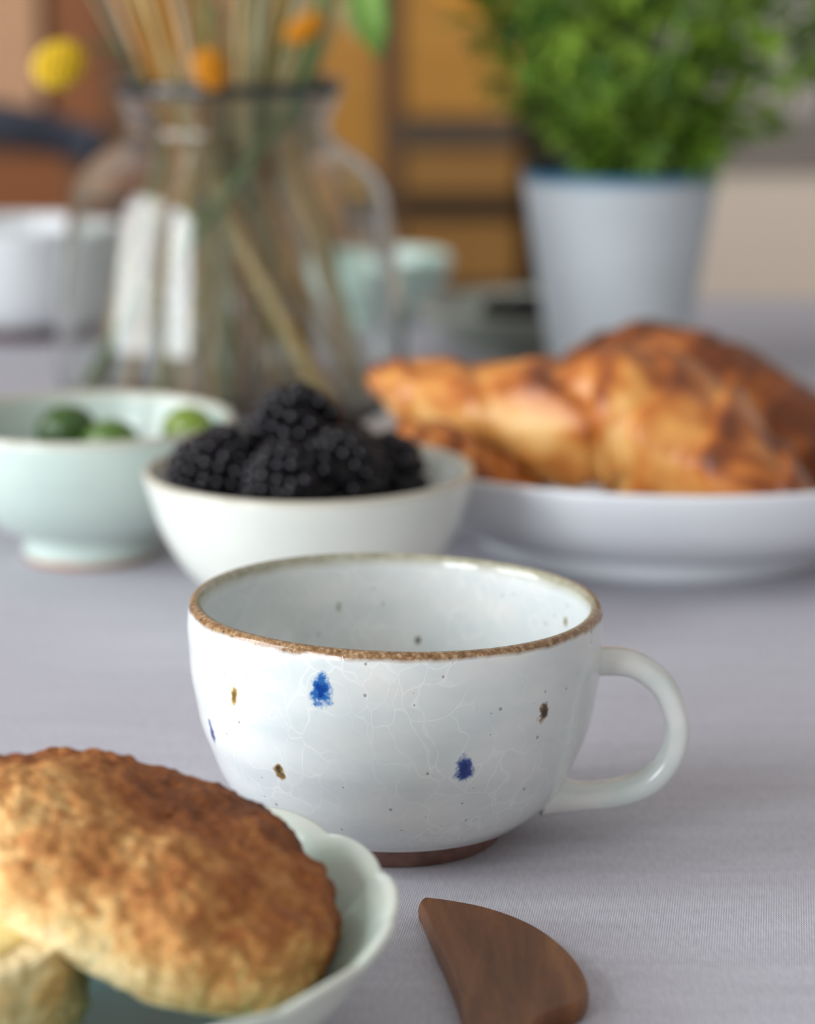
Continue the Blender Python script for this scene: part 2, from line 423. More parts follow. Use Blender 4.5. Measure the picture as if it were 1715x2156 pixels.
lipc = mg.mix(inn, lipb, lipg)
colr = mg.mix(lip, colr, lipc)
mg.color(colr)
hgt = mg.math('ADD', mg.math('MULTIPLY', crk, 0.5), mg.math('MULTIPLY', mg.noise(180, 3), 0.5)); mg.bump(hgt, 0.10, 0.0005)
m_glaze = mg.m
link('bowl', lathe_me('bowl', outer + rimp + inner, 160, cup_warp), m_glaze, cup)
mft = Mat('bare_brown_clay', (104, 74, 64), 0.5, 0.4)
mft.color(mft.ramp(mft.noise(140, 4), [(0.3, (104, 72, 64)), (0.7, (142, 108, 96))])); mft.bump(mft.noise(500, 3), 0.2, 0.0003)
m_clay = mft.m
footp = [(0.0, 0.004), (0.022, 0.004), (0.0235, 0.0004), (0.0275, 0.0), (0.0284, 0.0006), (0.0290, 0.0040), (0.0306, 0.0066), (0.0345, 0.0082), (0.020, 0.0085)]
link('foot_ring', lathe_me('foot_ring', footp, 96), m_clay, cup)
mh = Mat('crackle_glaze_handle', (222, 226, 224), 0.18, 0.5, 0.3)
hc = mh.ramp(mh.noise(60, 4), [(0.3, (206, 218, 214)), (0.6, (228, 229, 225))])
spv = mh.new('ShaderNodeTexVoronoi', feature='F1'); spv.inputs['Scale'].default_value = 330; mh.l(mh.co(), spv.inputs['Vector'])
sh = mh.new('ShaderNodeSeparateColor'); mh.l(spv.outputs['Color'], sh.inputs[0])
hs = mh.math('MULTIPLY', mh.math('LESS_THAN', spv.outputs['Distance'], 0.16), mh.math('GREATER_THAN', sh.outputs[0], 0.86))
mh.color(mh.mix(mh.math('MULTIPLY', hs, 0.6), hc, (128, 112, 92)))
mh.bump(mh.noise(200, 3), 0.12, 0.0005)
hp = [(1218, 1398), (1262, 1392), (1332, 1398), (1390, 1438), (1419, 1496), (1424, 1545), (1408, 1596), (1362, 1645), (1292, 1670), (1208, 1676), (1140, 1668)]
hpts = []
for k, (x, y) in enumerate(hp):
    p = PY(x, y, 0.678 - 0.004) - CUP; hpts.append(p)
hs_ = crom(hpts, 8); m = len(hs_)
rr = [0.0034 + 0.0022*max(0, 1-i/9)**1.5 + 0.0024*max(0, (i-(m-12))/12)**1.5 for i in range(m)]
def strap(name, pts, radii):
    verts, faces = [], []; n = 20; M = len(pts)
    for i, p in enumerate(pts):
        t = (pts[min(i+1, M-1)] - pts[max(i-1, 0)]).normalized(); s = Vector((0, 1, 0)); u = s.cross(t).normalized()
        for k in range(n):
            a = 2*PI*k/n; c, q = math.cos(a), math.sin(a)
            verts.append(p + s*(math.copysign(abs(c)**0.75, c)*radii[i]*1.75) + u*(math.copysign(abs(q)**0.75, q)*radii[i]))
    for i in range(M-1):
        for k in range(n): faces.append((i*n+k, i*n+(k+1) % n, (i+1)*n+(k+1) % n, (i+1)*n+k))
    faces.append(tuple(range(n-1, -1, -1))); faces.append(tuple((M-1)*n+k for k in range(n)))
    return mesh(name, verts, faces)
link('handle', strap('handle', hs_, rr), mh.m, cup)

# ------------------------------------------------------------------ bowls
def glaze(name, a, b, lip, lipz, lipw=0.0025, foot=None, footz=0.003, rough=0.22, coat=0.2, lip_amt=0.8):
    m = Mat(name, a, rough, 0.5, coat)
    c = m.ramp(m.noise(26, 4), [(0.3, a), (0.7, b)]); z = m.z()[2]
    if lip:
        f = m.ramp(m.math('MULTIPLY', m.math('SUBTRACT', z, lipz-lipw), 1/lipw), [(0.0, 0.0), (0.7, 1.0)])
        c = m.mix(m.math('MULTIPLY', f, lip_amt), c, lip)
    if foot:
        f = m.ramp(m.math('MULTIPLY', m.math('ADD', z, m.math('MULTIPLY', m.noise(90), 0.002)), 1/footz), [(0.45, 1.0), (0.75, 0.0)])
        c = m.mix(f, c, foot)
    m.color(c); m.bump(m.noise(120, 3), 0.06, 0.0006); return m.m
def hand_warp(amp, seed):
    def w(p, a, r, z):
        k = 1 + amp*math.sin(2*a+seed) + amp*0.6*math.sin(3*a+2*seed); return Vector((p.x*k, p.y*k, z + 0.02*amp*math.sin(a*2+seed*3)*r/0.05))
    return w
# bowl of blackberries
BB = PY(650, 990, 0.907); BB = Vector((BB.x, 0.907, 0))
m_cela = glaze('pale_celadon_glaze', (212, 217, 208), (222, 224, 215), (186, 176, 156), 0.0552, 0.0030)
bo = [tuple(p) for p in crom([(0.0235, 0.0060), (0.030, 0.0088), (0.0392, 0.0150), (0.0468, 0.0235), (0.0526, 0.0340), (0.0566, 0.0460), (0.0584, 0.0530)], 6)]
bi = [tuple(p) for p in crom([(0.0548, 0.0525), (0.0530, 0.046), (0.0490, 0.034), (0.0430, 0.0245), (0.0350, 0.0165), (0.022, 0.0110), (0.0, 0.0095)], 6)]
bprof = [(0.0, 0.0035), (0.0205, 0.0035), (0.0215, 0.0), (0.0245, 0.0), (0.0245, 0.0045)] + bo + [(0.0583, 0.0545), (0.0573, 0.0553), (0.0560, 0.0550), (0.0551, 0.0538)] + bi
bowl = tag(link('berry_bowl', lathe_me('berry_bowl', bprof, 112, hand_warp(0.006, 0.4)), m_cela), 'pale celadon ceramic bowl heaped with blackberries', 'bowl')
bowl.location = BB
# bowl of olives
OB = PY(190, 1170, 1.003); OB = Vector((OB.x, 1.003, 0))
m_cela2 = glaze('blue_celadon_glaze', (192, 210, 202), (206, 220, 211), (196, 188, 170), 0.0562, 0.0035, (196, 146, 122), 0.006)
oo = [tuple(p) for p in crom([(0.0270, 0.0110), (0.034, 0.0135), (0.0425, 0.0200), (0.0500, 0.0290), (0.0552, 0.0400), (0.0574, 0.0500), (0.0576, 0.0540)], 6)]
oi = [tuple(p) for p in crom([(0.0540, 0.053), (0.0528, 0.046), (0.0490, 0.036), (0.0420, 0.0265), (0.0320, 0.0190), (0.018, 0.0150), (0.0, 0.014)], 6)]
oprof = [(0.0, 0.004), (0.0215, 0.004), (0.0225, 0.0), (0.0250, 0.0), (0.0262, 0.0030), (0.0258, 0.0080)] + oo + [(0.0573, 0.0555), (0.0563, 0.0563), (0.0551, 0.0560), (0.0543, 0.0548)] + oi
obowl = tag(link('olive_bowl', lathe_me('olive_bowl', oprof, 112, hand_warp(0.005, 1.3)), m_cela2), 'footed blue-green celadon bowl with an unglazed pinkish foot holding green olives', 'bowl')
obowl.location = OB

# blackberries
mbk = Mat('blackberry_skin', (16, 14, 20), 0.16, 0.32, 0.0)
mbk.color(mbk.ramp(mbk.noise(160, 2), [(0.35, (8, 7, 10)), (0.7, (24, 18, 26))])); m_bk = mbk.m
def berry_me(seed, lx=0.0150, r0=0.0128, dr=0.0031):
    rnd = random.Random(seed); bm = bmesh.new()
    n = 96; ga = PI*(3-math.sqrt(5))
    for i in range(n):
        z = 1 - 2*(i+0.5)/n
        if z > 0.93: continue
        rad = math.sqrt(max(0, 1-z*z)); a = i*ga
        taper = 1.0 - 0.12*(-z)
        a += rnd.uniform(-0.12, 0.12); p = Vector((rad*math.cos(a)*r0*taper, rad*math.sin(a)*r0*taper, z*lx)) * rnd.uniform(0.93, 1.06)
        s = dr*rnd.uniform(0.85, 1.1)
        bmesh.ops.create_icosphere(bm, subdivisions=2, radius=s, matrix=Matrix.Translation(p))
    bmesh.ops.create_icosphere(bm, subdivisions=2, radius=r0*0.9, matrix=Matrix.Diagonal((1, 1, lx/r0, 1)))
    me = bpy.data.meshes.new('blackberry'); bm.to_mesh(me); bm.free(); return me
BMES = [berry_me(s) for s in (1, 2, 3)]
BLAB = 'glossy black blackberry '
def berry(p, rot, sc_, label, me, group='blackberries heaped in the bowl'):
    o = link('blackberry', me, m_bk); o.location = p; o.rotation_euler = rot; o.scale = (sc_,)*3
    return tag(o, label, 'blackberry', group)
def bpx(px, py, y): return PY(px, py, y)
berry(bpx(615, 905, 0.908), (1.3, 0.3, 0.9), 1.06, 'blackberry crowning the heap in the pale bowl', BMES[0])
berry(bpx(452, 992, 0.895), (0.4, 1.2, 0.3), 1.0, 'blackberry lying on its side in the bowl below the crowning berry, toward the olive bowl', BMES[1])
berry(bpx(540, 985, 0.925), (1.2, 0.2, 2.0), 0.98, 'blackberry wedged deep in the heap directly under the crowning berry', BMES[2])
berry(bpx(596, 1018, 0.880), (0.9, 0.7, 1.2), 0.95, 'blackberry at the front of the heap half hidden by the bowl rim', BMES[0])
berry(bpx(716, 988, 0.890), (1.5, 0.4, 0.1), 1.02, 'blackberry with bright glints on its drupelets under the crowning berry, beside the smooth dark one', BMES[1])
berry(bpx(800, 1002, 0.905), (0.3, 1.4, 0.6), 0.98, 'dull dark blackberry at the end of the heap toward the croissant plate', BMES[2])
berry(bpx(690, 950, 0.930), (0.8, 0.9, 2.2), 1.0, 'blackberry at the back of the heap behind the crowning berry', BMES[0])
for k, (dx, dy, z) in enumerate([(-0.015, -0.010, 0.0250), (0.014, -0.007, 0.0250), (0.0, 0.015, 0.0250)]):
    berry((BB.x+dx, BB.y+dy, z), (1.0+k, 0.5*k, k), 0.84, 'blackberry at the bottom of the heap, buried in the bowl', BMES[k])

# olives
def olive_me():
    bm = bmesh.new(); bmesh.ops.create_uvsphere(bm, u_segments=28, v_segments=18, radius=1.0)
    for v in bm.verts:
        v.co = Vector((v.co.x*0.0100, v.co.y*0.0100, v.co.z*0.0122)); v.co *= 1 + 0.03*noise.noise(v.co*180)
    me = bpy.data.meshes.new('olive'); bm.to_mesh(me); bm.free(); return me
OME = olive_me()
def olive_mat(n, a, b):
    m = Mat(n, a, 0.3, 0.5, 0.1); m.color(m.ramp(m.noise(150, 3), [(0.3, a), (0.7, b)])); return m.m
m_ol1 = olive_mat('dark_green_olive_skin', (48, 74, 30), (66, 96, 40)); m_ol2 = olive_mat('yellow_green_olive_skin', (104, 128, 42), (128, 146, 56)); m_ol3 = olive_mat('mid_green_olive_skin', (74, 104, 40), (94, 122, 52))
def olive(p, rot, s, mat, label):
    me = OME.copy(); me.materials.clear(); o = link('olive', me, mat); o.location = p; o.rotation_euler = rot; o.scale = (s,)*3
    tag(o, label, 'olive', 'olives in the footed bowl'); return o
olive(PY(140, 906, 1.012), (1.4, 0.2, 1.5), 1.0, m_ol1, 'dark green olive, the largest one showing in the footed bowl')
olive(PY(232, 934, 1.000), (1.3, 0.4, 1.2), 0.95, m_ol3, 'mid green olive low in the footed bowl beside the dark one')
olive(PY(396, 904, 1.010), (1.5, 0.1, 1.0), 0.92, m_ol2, 'yellow-green olive apart from the others in the footed bowl')
for k, (dx, dy, z) in enumerate([(-0.014, 0.0, 0.0262), (0.011, 0.004, 0.0258), (0.034, 0.006, 0.0335), (-0.008, 0.022, 0.0285), (-0.030, -0.004, 0.0300)]):
    olive((OB.x+dx, OB.y+dy, z), (1.5, 0.3*k, 0.8*k), 0.92, m_ol3, 'green olive underneath, hidden below the rim of the footed bowl')

# ------------------------------------------------------------------ croissant plate and croissants
PL = Vector(((1398-857.5)/F*1.045, 1.032, 0))
m_porc = glaze('white_porcelain', (228, 232, 236), (233, 236, 239), None, 0, rough=0.2)
po = [tuple(p) for p in crom([(0.076, 0.0075), (0.088, 0.0105), (0.1005, 0.0165), (0.1110, 0.0245), (0.1185, 0.0345), (0.1222, 0.0420)], 6)]
pi_ = [tuple(p) for p in crom([(0.1195, 0.0420), (0.1155, 0.0350), (0.1080, 0.0260), (0.0970, 0.0190), (0.0820, 0.0140), (0.05, 0.0115), (0.0, 0.011)], 6)]
pprof = [(0.0, 0.0045), (0.069, 0.0045), (0.0705, 0.0), (0.0745, 0.0), (0.0755, 0.0040)] + po + [(0.1222, 0.0433), (0.1212, 0.0438), (0.1202, 0.0433)] + pi_
plate = tag(link('croissant_plate', lathe_me('croissant_plate', pprof, 128, hand_warp(0.003, 2.0)), m_porc), 'deep white porcelain plate piled with croissants', 'plate')
plate.location = PL
mcr = Mat('baked_croissant_crust', (190, 120, 50), 0.38, 0.4, 0.08)
bk = mcr.attr('bake'); fine = mcr.noise(90, 5, 0.65, mcr.mapped((1, 1, 1)))
bv = mcr.math('ADD', mcr.math('MULTIPLY', bk, 0.78), mcr.math('MULTIPLY', mcr.math('SUBTRACT', fine, 0.5), 0.55))
mcr.color(mcr.ramp(bv, [(0.0, (230, 184, 116)), (0.22, (214, 152, 80)), (0.44, (190, 112, 48)), (0.66, (138, 72, 30)), (0.92, (80, 40, 20))]))
mcr.bump(mcr.math('ADD', fine, mcr.math('MULTIPLY', mcr.noise(400, 3), 0.3)), 0.35, 0.0012)
m_crois = mcr.m
def croissant(pts, radii, nseg, seed, label, dark=0.0, flatz=0.88):
    K = 64; P = crom(pts, 26); L = len(P)
    Rr = [v.x for v in crom([(r, 0, 0) for r in radii], 26)]
    verts, faces, bake = [], [], []
    c0 = sum((Vector(p) for p in pts), Vector())/len(pts)
    for i in range(L):
        u = i/(L-1); p = P[i]; t = (P[min(i+1, L-1)]-P[max(i-1, 0)]).normalized()
        s = t.cross(Vector((0, 0, 1))).normalized(); up = s.cross(t).normalized()
        v = (u-0.5)*2
        for k in range(K):
            a = 2*PI*k/K; ca, sa = math.cos(a), math.sin(a)
            ph = (1-abs(v))*nseg*0.5 + 0.55*math.sin(a+seed)*(1 if v > 0 else -1) + 0.35*noise.noise(Vector((ca, sa, seed+u*4)))
            f = ph - math.floor(ph); lay = math.floor(ph)
            fall = 1 if f < 0.80 else (1-f)/0.20
            step = (f**0.8)*fall
            amp = 0.22 + 0.10*noise.noise(Vector((lay*3.1, seed, 0)))
            R = Rr[i]*(0.86 + amp*step)
            R *= 1 + 0.13*noise.noise(Vector((ca*1.3+seed, sa*1.3, u*7))) + 0.04*noise.noise(Vector((ca*4, sa*4+seed, u*24)))
            verts.append(p + s*ca*R + up*sa*R*flatz - c0)
            edge = math.exp(-((f-0.78)/0.20)**2) * (0.5+0.7*noise.noise(Vector((ca*1.2+seed, sa*1.2, u*6+3))))
            blot = noise.noise(Vector((ca*1.5, sa*1.5+seed, u*8)))*0.45 + noise.noise(Vector((ca*4, sa*4, u*18+seed)))*0.25
            topdark = max(0, sa)**2*0.30
            tip = max(0, abs(v)-0.70)*1.5
            bake.append(min(1, max(0, 0.24 + dark + 0.40*edge + topdark*1.3 + tip*0.7 + blot)))
    for i in range(L-1):
        for k in range(K):
            k2 = (k+1) % K; faces.append((i*K+k, i*K+k2, (i+1)*K+k2, (i+1)*K+k))
    faces.append(tuple(range(K-1, -1, -1))); faces.append(tuple((L-1)*K+k for k in range(K)))
    me = mesh('croissant', verts, faces); at = me.attributes.new('bake', 'FLOAT', 'POINT'); at.data.foreach_set('value', bake)
    o = link('croissant', me, m_crois); o.location = c0
    return tag(o, label, 'croissant', 'croissants piled on the white plate')
def q(px, py, y): return tuple(PY(px, py, y))
croissant([q(790, 772, 1.060), q(860, 800, 1.050), q(1000, 838, 1.025), q(1180, 870, 1.000), q(1350, 870, 0.990), q(1480, 946, 0.970), q(1600, 1026, 0.952), q(1720, 1076, 0.947)],
          [0.006, 0.0135, 0.0210, 0.0285, 0.0345, 0.0295, 0.0225, 0.009], 7, 1.7, 'large golden croissant on top of the pile, its tip over the plate edge').location += Vector((0, -0.0015, -0.0027))
croissant([q(1180, 780, 1.105), q(1260, 775, 1.100), q(1390, 790, 1.090), q(1540, 850, 1.075), q(1680, 905, 1.055), q(1800, 960, 1.03)],
          [0.010, 0.0220, 0.0320, 0.0310, 0.025, 0.010], 7, 4.2, 'dark brown croissant at the back of the plate behind the large golden one', 0.36).location += Vector((0, 0.006, -0.0056))
croissant([q(842, 898, 0.990), q(900, 925, 0.982), q(960, 962, 0.980), q(1030, 1003, 0.980), q(1110, 1036, 0.985), q(1180, 1050, 0.992)],
          [0.008, 0.0140, 0.0165, 0.0150, 0.0115, 0.006], 7, 8.1, 'croissant underneath the large golden one, resting in the plate', 0.12).location += Vector((0, 0, -0.0042))

# ------------------------------------------------------------------ glass vase with dried stems
VA = Vector(((488-857.5)/F*1.335, 1.32, 0))
mv = bpy.data.materials.new('clear_vase_glass'); mv.use_nodes = True
nt = mv.node_tree; nt.nodes.remove(nt.nodes['Principled BSDF'])
gl = nt.nodes.new('ShaderNodeBsdfGlass'); gl.inputs['IOR'].default_value = 1.47; gl.inputs['Roughness'].default_value = 0.0
gl.inputs['Color'].default_value = (0.955, 0.965, 0.955, 1)
nt.links.new(gl.outputs[0], nt.nodes['Material Output'].inputs['Surface'])
vo = [(0.070, 0.0), (0.080, 0.0025), (0.0860, 0.010), (0.0885, 0.022), (0.0885, 0.040), (0.0865, 0.062), (0.0835, 0.086), (0.0800, 0.108), (0.0755, 0.120), (0.0665, 0.130), (0.0565, 0.1365), (0.0508, 0.1425), (0.0510, 0.149), (0.0545, 0.157), (0.0572, 0.1625)]
th = 0.0026
vi = [(0.0545, 0.1628), (0.0518, 0.157), (0.0484, 0.149), (0.0482, 0.1425), (0.0540, 0.1343), (0.0640, 0.1275), (0.0730, 0.1180), (0.0774, 0.107), (0.0808, 0.085), (0.0838, 0.062), (0.0858, 0.040), (0.0858, 0.023), (0.083, 0.012), (0.076, 0.0068), (0.060, 0.0055), (0.0, 0.0055)]
vprof = [(0.0, 0.0005)] + [tuple(p) for p in crom(vo, 5)] + [(0.0568, 0.1640), (0.0556, 0.1642)] + [tuple(p) for p in crom(vi, 5)]
vase = tag(empty('glass_vase', VA), 'clear wide-bodied glass vase with a narrow neck full of dried stems', 'vase')
link('body', lathe_me('body', vprof, 128), mv, vase)
mrim = Mat('dark_smoky_glass_lip', (36, 42, 40), 0.08, 0.5, 0.3)
link('lip', lathe_me('lip', [(0.0555+0.0024*math.cos(t), 0.1660+0.0030*math.sin(t)) for t in [2*PI*k/14 for k in range(14)]], 96, close=True), mrim.m, vase)

def stem_mat(n, a, b): return simple(n, a, b, 60, 0.7, 0.2)
SM = {'straw': stem_mat('straw_stem', (196, 172, 118), (212, 190, 140)), 'sage': stem_mat('sage_green_stem', (132, 140, 108), (156, 160, 128)),
      'ochre': stem_mat('ochre_stem', (176, 122, 44), (196, 142, 60)), 'pale': stem_mat('pale_pinkish_stem', (204, 180, 156), (216, 196, 174)), 'green': stem_mat('muted_green_stem', (92, 112, 66), (112, 130, 82))}
SL = {'straw': 'straw-yellow dried stem standing in the glass vase', 'sage': 'sage green dried stem standing in the glass vase', 'ochre': 'ochre dried stem standing in the glass vase',
      'pale': 'pale pinkish dried stem standing in the glass vase', 'green': 'muted green stem standing in the glass vase'}
rnd = random.Random(11)
kinds = ['straw', 'sage', 'sage', 'ochre', 'pale', 'straw', 'green', 'sage', 'pale', 'ochre', 'straw', 'sage']
head_me = {}
def seed_head(kind):
    if kind not in head_me:
        me = tube_me('seed_head', [(0, 0, 0), (0, 0, 0.008), (0, 0, 0.022), (0, 0, 0.038), (0, 0, 0.048)], [0.001, 0.0035, 0.0042, 0.003, 0.0004], 8)
        me.materials.append(SM[kind]); head_me[kind] = me
    return head_me[kind]
def zpath(pts, z):
    for p0, p1 in zip(pts[:-1], pts[1:]):
        if p0.z <= z <= p1.z: return p0 + (p1-p0)*((z-p0.z)/max(1e-6, p1.z-p0.z))
    return None
LEVELS = [0.010 + 0.0075*i for i in range(52)]
taken = [[None]*len(LEVELS) for _ in range(0)]
def levels(pts, r):
    out = []
    for z in LEVELS:
        p = zpath(pts, z); out.append(None if p is None else (p.x, p.y, r))
    return out
def clear(lv):
    for z, A in zip(LEVELS, lv):
        if A and 0.130 < z < 0.172:
            lim = 0.0475 if z < 0.152 else 0.0512
            if math.hypot(A[0], A[1]) + A[2]*1.3 > lim: return False
    for other in taken:
        for A, B in zip(lv, other):
            if A and B and (A[0]-B[0])**2 + (A[1]-B[1])**2 < ((A[2]+B[2])*1.2+0.0003)**2: return False
    return True
def button_path(path, r=0.0013): taken.append(levels(list(reversed(crom([PY(*t) - VA for t in path], 6))), r))
def button_ball(t, r):
    c = PY(*t) - VA; taken.append([(c.x, c.y, r) if abs(z-c.z) < r + 0.004 else None for z in LEVELS])
def explicit_stem(pp, kind, r, label):
    pts = crom([PY(*t) - VA for t in pp], 6); taken.append(levels(pts, r))
    o = link('dried_stem', tube_me('dried_stem', pts, r, 8), SM[kind]); o.location = VA; return tag(o, label, 'stem')
explicit_stem([(690, 862, 1.275), (600, 690, 1.285), (500, 500, 1.295), (420, 330, 1.310), (370, 200, 1.32), (270, -60, 1.33), (200, -260, 1.34)], 'straw', 0.0034, 'thick straw stalk slanting across the inside of the glass vase')
explicit_stem([(716, 850, 1.285), (615, 690, 1.295), (510, 480, 1.305), (450, 330, 1.315), (400, 180, 1.325), (330, -60, 1.33), (290, -260, 1.34)], 'ochre', 0.0022, 'thick ochre stalk slanting beside the straw stalk in the glass vase')
explicit_stem([(480, 850, 1.305), (480, 690, 1.312), (468, 480, 1.320), (490, 300, 1.326), (545, 120, 1.335), (620, -200, 1.345)], 'sage', 0.0032, 'thick sage green stalk standing upright in the glass vase')
explicit_stem([(176, 822, 1.30), (260, 690, 1.288), (420, 480, 1.283), (560, 300, 1.288), (640, 160, 1.295), (700, -60, 1.272)], 'green', 0.0028, 'thick green stalk leaning across the glass vase toward the herb pot')
button_path([(125, 136, 1.27), (180, 100, 1.28), (250, 110, 1.29), (330, 200, 1.31), (400, 330, 1.32), (450, 600, 1.33)])
button_path([(450, 10, 1.27), (470, 60, 1.29), (480, 200, 1.31), (470, 600, 1.32)])
button_path([(450, 10, 1.27), (440, 60, 1.255), (443, 146, 1.25)], 0.004)
button_path([(447, 6, 1.262), (458, 20, 1.278), (470, 60, 1.29)], 0.004)
button_path([(642, 60, 1.265), (606, 100, 1.275), (560, 200, 1.295), (520, 400, 1.31), (500, 600, 1.33)])
button_ball((642, 60, 1.265), 0.0125); button_ball((443, 146, 1.25), 0.0115); button_ball((125, 136, 1.27), 0.0145)
button_path([(745, -110, 1.29), (700, -60, 1.30), (620, 180, 1.31), (580, 400, 1.32), (560, 800, 1.33)])
button_path([(740, -80, 1.31), (640, 160, 1.32), (590, 400, 1.33), (540, 800, 1.34)])
made = 0
for tries in range(45000):
    if made >= 76: break
    kind = kinds[made % len(kinds)]
    ab = rnd.uniform(0, 2*PI); rb = rnd.uniform(0.01, 0.072)
    base = Vector((rb*math.cos(ab), rb*math.sin(ab), 0.009))
    if base.y < -0.025 and base.x > 0.0: continue
    cross = made < 18 and tries < 4000
    an = ab + PI + rnd.uniform(-1.1, 1.1) if cross else ab + rnd.uniform(-0.9, 0.9)
    rn = math.sqrt(rnd.uniform(0.02, 1))*0.0385 if cross else rb*rnd.uniform(0.25, 0.53)
    neck = Vector((rn*math.cos(an), rn*math.sin(an), 0.146))
    d = (neck-base)*(1 if cross else 0.0); top = neck + Vector((d.x*0.4 + rn*math.cos(an)*1.5, d.y*0.4 + rn*math.sin(an)*1.5, 0.15 + rnd.uniform(0, 0.05)))
    mid = (base+neck)/2 + Vector((rnd.uniform(-.004, .004), rnd.uniform(-.004, .004), 0))
    rad_ = rnd.uniform(0.0010, 0.0023) if tries < 12000 else rnd.uniform(0.0008, 0.0014)
    pts = crom([base, mid, neck, (neck+top)/2 - Vector((0, 0, 0.002)), top], 4)
    tipd = (pts[-1]-pts[-2]).normalized(); lv = levels(pts + [pts[-1] + tipd*0.05], rad_)
    if not clear(lv): continue
    taken.append(lv); made += 1
    o = link('dried_stem', tube_me('dried_stem', pts, [rad_*(1-0.35*i/len(pts)) for i in range(len(pts))], 7), SM[kind]); o.location = VA
    tag(o, SL[kind], 'stem', kind + ' stems in the vase')
    if made % 5 == 0 and clear(levels([pts[-1], pts[-1] + tipd*0.05], 0.004)) :
        hd = link('seed_head', seed_head(kind), None, o); hd.location = pts[-1]
        hd.rotation_euler = Vector((0, 0, 1)).rotation_difference(tipd).to_euler()
# billy-button flowers
mfl = Mat('yellow_button_petals', (226, 186, 38), 0.75, 0.2); mfl.color(mfl.ramp(mfl.noise(500, 2), [(0.3, (206, 164, 26)), (0.7, (240, 208, 60))]))
mfo = Mat('orange_button_petals', (214, 142, 30), 0.75, 0.2); mfo.color(mfo.ramp(mfo.noise(500, 2), [(0.3, (192, 118, 18)), (0.7, (226, 158, 44))]))
def button_me():
    bm = bmesh.new(); bmesh.ops.create_icosphere(bm, subdivisions=1, radius=0.62)
    n = 90; ga = PI*(3-math.sqrt(5))
    for i in range(n):
        z = 1-2*(i+0.5)/n; r = math.sqrt(1-z*z)
        bmesh.ops.create_icosphere(bm, subdivisions=1, radius=0.17, matrix=Matrix.Translation((r*math.cos(i*ga)*0.85, r*math.sin(i*ga)*0.85, z*0.85)))
    me = bpy.data.meshes.new('flower_head'); bm.to_mesh(me); bm.free(); return me
BME = button_me()
def button(path, r, sq, mat, label):
    P = [PY(*t) for t in path]; root = P[-1]
    e = tag(empty('button_flower', root), label, 'flower', 'button flowers in the vase')
    link('stem', tube_me('stem', crom([p-root for p in P], 6), 0.0011, 7), SM['green'], e)
    me = BME.copy(); h = link('flower_head', me, mat, e); h.location = P[0]-root; h.scale = (r*sq[0], r, r*sq[1]); h.rotation_euler = (0, -0.5, 0)
button([(125, 136, 1.27), (180, 100, 1.28), (250, 110, 1.29), (330, 200, 1.31), (400, 330, 1.32), (450, 600, 1.33)], 0.0122, (1.12, 0.92), mfl.m, 'bright yellow button flower drooping out of the vase over the white cup')
button([(443, 146, 1.25), (440, 60, 1.255), (450, 10, 1.27), (470, 60, 1.29), (480, 200, 1.31), (470, 600, 1.32)], 0.0092, (0.9, 1.15), mfo.m, 'orange button flower hanging in front of the vase lip')
button([(642, 60, 1.265), (606, 100, 1.275), (560, 200, 1.295), (520, 400, 1.31), (500, 600, 1.33)], 0.0092, (1.2, 0.7), mfo.m, 'small orange button flower among the stems above the vase lip')
# drooping green leaf and a bent wheat tip from the bunch
mlf = Mat('fresh_leaf', (96, 136, 44), 0.5, 0.4); mlf.color(mlf.ramp(mlf.noise(80, 3), [(0.3, (78, 120, 34)), (0.7, (132, 168, 78))]))
def blade(name, P, widths, mat, parent=None, nrm=(0, -1, 0), cup_=0.25):
    pts = crom(P, 6); ws = [v.x for v in crom([(w, 0, 0) for w in widths], 6)]; verts, faces = [], []
    for i, p in enumerate(pts):
        t = (pts[min(i+1, len(pts)-1)]-pts[max(i-1, 0)]).normalized(); n = Vector(nrm); s = t.cross(n).normalized(); n = s.cross(t)
        w = max(ws[i], 0.0002)
        for j in (-1, -0.5, 0, 0.5, 1): verts.append(p + s*w*j + n*(cup_*w*j*j))
    for i in range(len(pts)-1):
        for j in range(4):
            qd = i*5+j; faces.append((qd, qd+1, qd+6, qd+5))
    o = link(name, mesh(name, verts, faces), mat, parent)
    sd = o.modifiers.new('thick', 'SOLIDIFY'); sd.thickness = 0.0006
    return o
root = PY(560, 800, 1.33)
lf = tag(empty('leafy_sprig', root), 'green leafy sprig arching from the vase with a leaf hanging down', 'sprig')
link('stem', tube_me('stem', crom([PY(*t)-root for t in ((560, 800, 1.33), (580, 400, 1.32), (620, 180, 1.31), (700, -60, 1.30), (745, -110, 1.29), (765, -70, 1.285))], 6), 0.0014, 7), SM['green'], lf)
blade('leaf', [PY(*t)-root for t in ((762, -75, 1.285), (768, -20, 1.28), (782, 50, 1.278), (795, 122, 1.28))], [0.002, 0.0085, 0.0085, 0.0006], mlf.m, lf)
blade('leaf', [PY(*t)-root for t in ((745, -110, 1.29), (735, -40, 1.285), (745, 40, 1.283), (770, 90, 1.285))], [0.002, 0.007, 0.006, 0.0006], SM['straw'], lf)
root = PY(540, 800, 1.34)
wt = tag(empty('wheat_stalk', root), 'tan wheat stalk bending out of the vase toward the herb pot', 'stalk')
link('stem', tube_me('stem', crom([PY(*t)-root for t in ((540, 800, 1.34), (590, 400, 1.33), (640, 160, 1.32), (740, -80, 1.31), (830, -40, 1.30), (900, -18, 1.30))], 6), 0.0013, 7), SM['straw'], wt)
hp_ = crom([PY(*t)-root for t in ((890, -22, 1.30), (930, -8, 1.30), (980, 14, 1.30), (1022, 36, 1.30))], 6)
link('ear', tube_me('ear', hp_, [0.0012+0.0042*math.sin(PI*min(1, i/(len(hp_)-1)*0.95+0.05)) for i in range(len(hp_))], 9), SM['ochre'], wt)

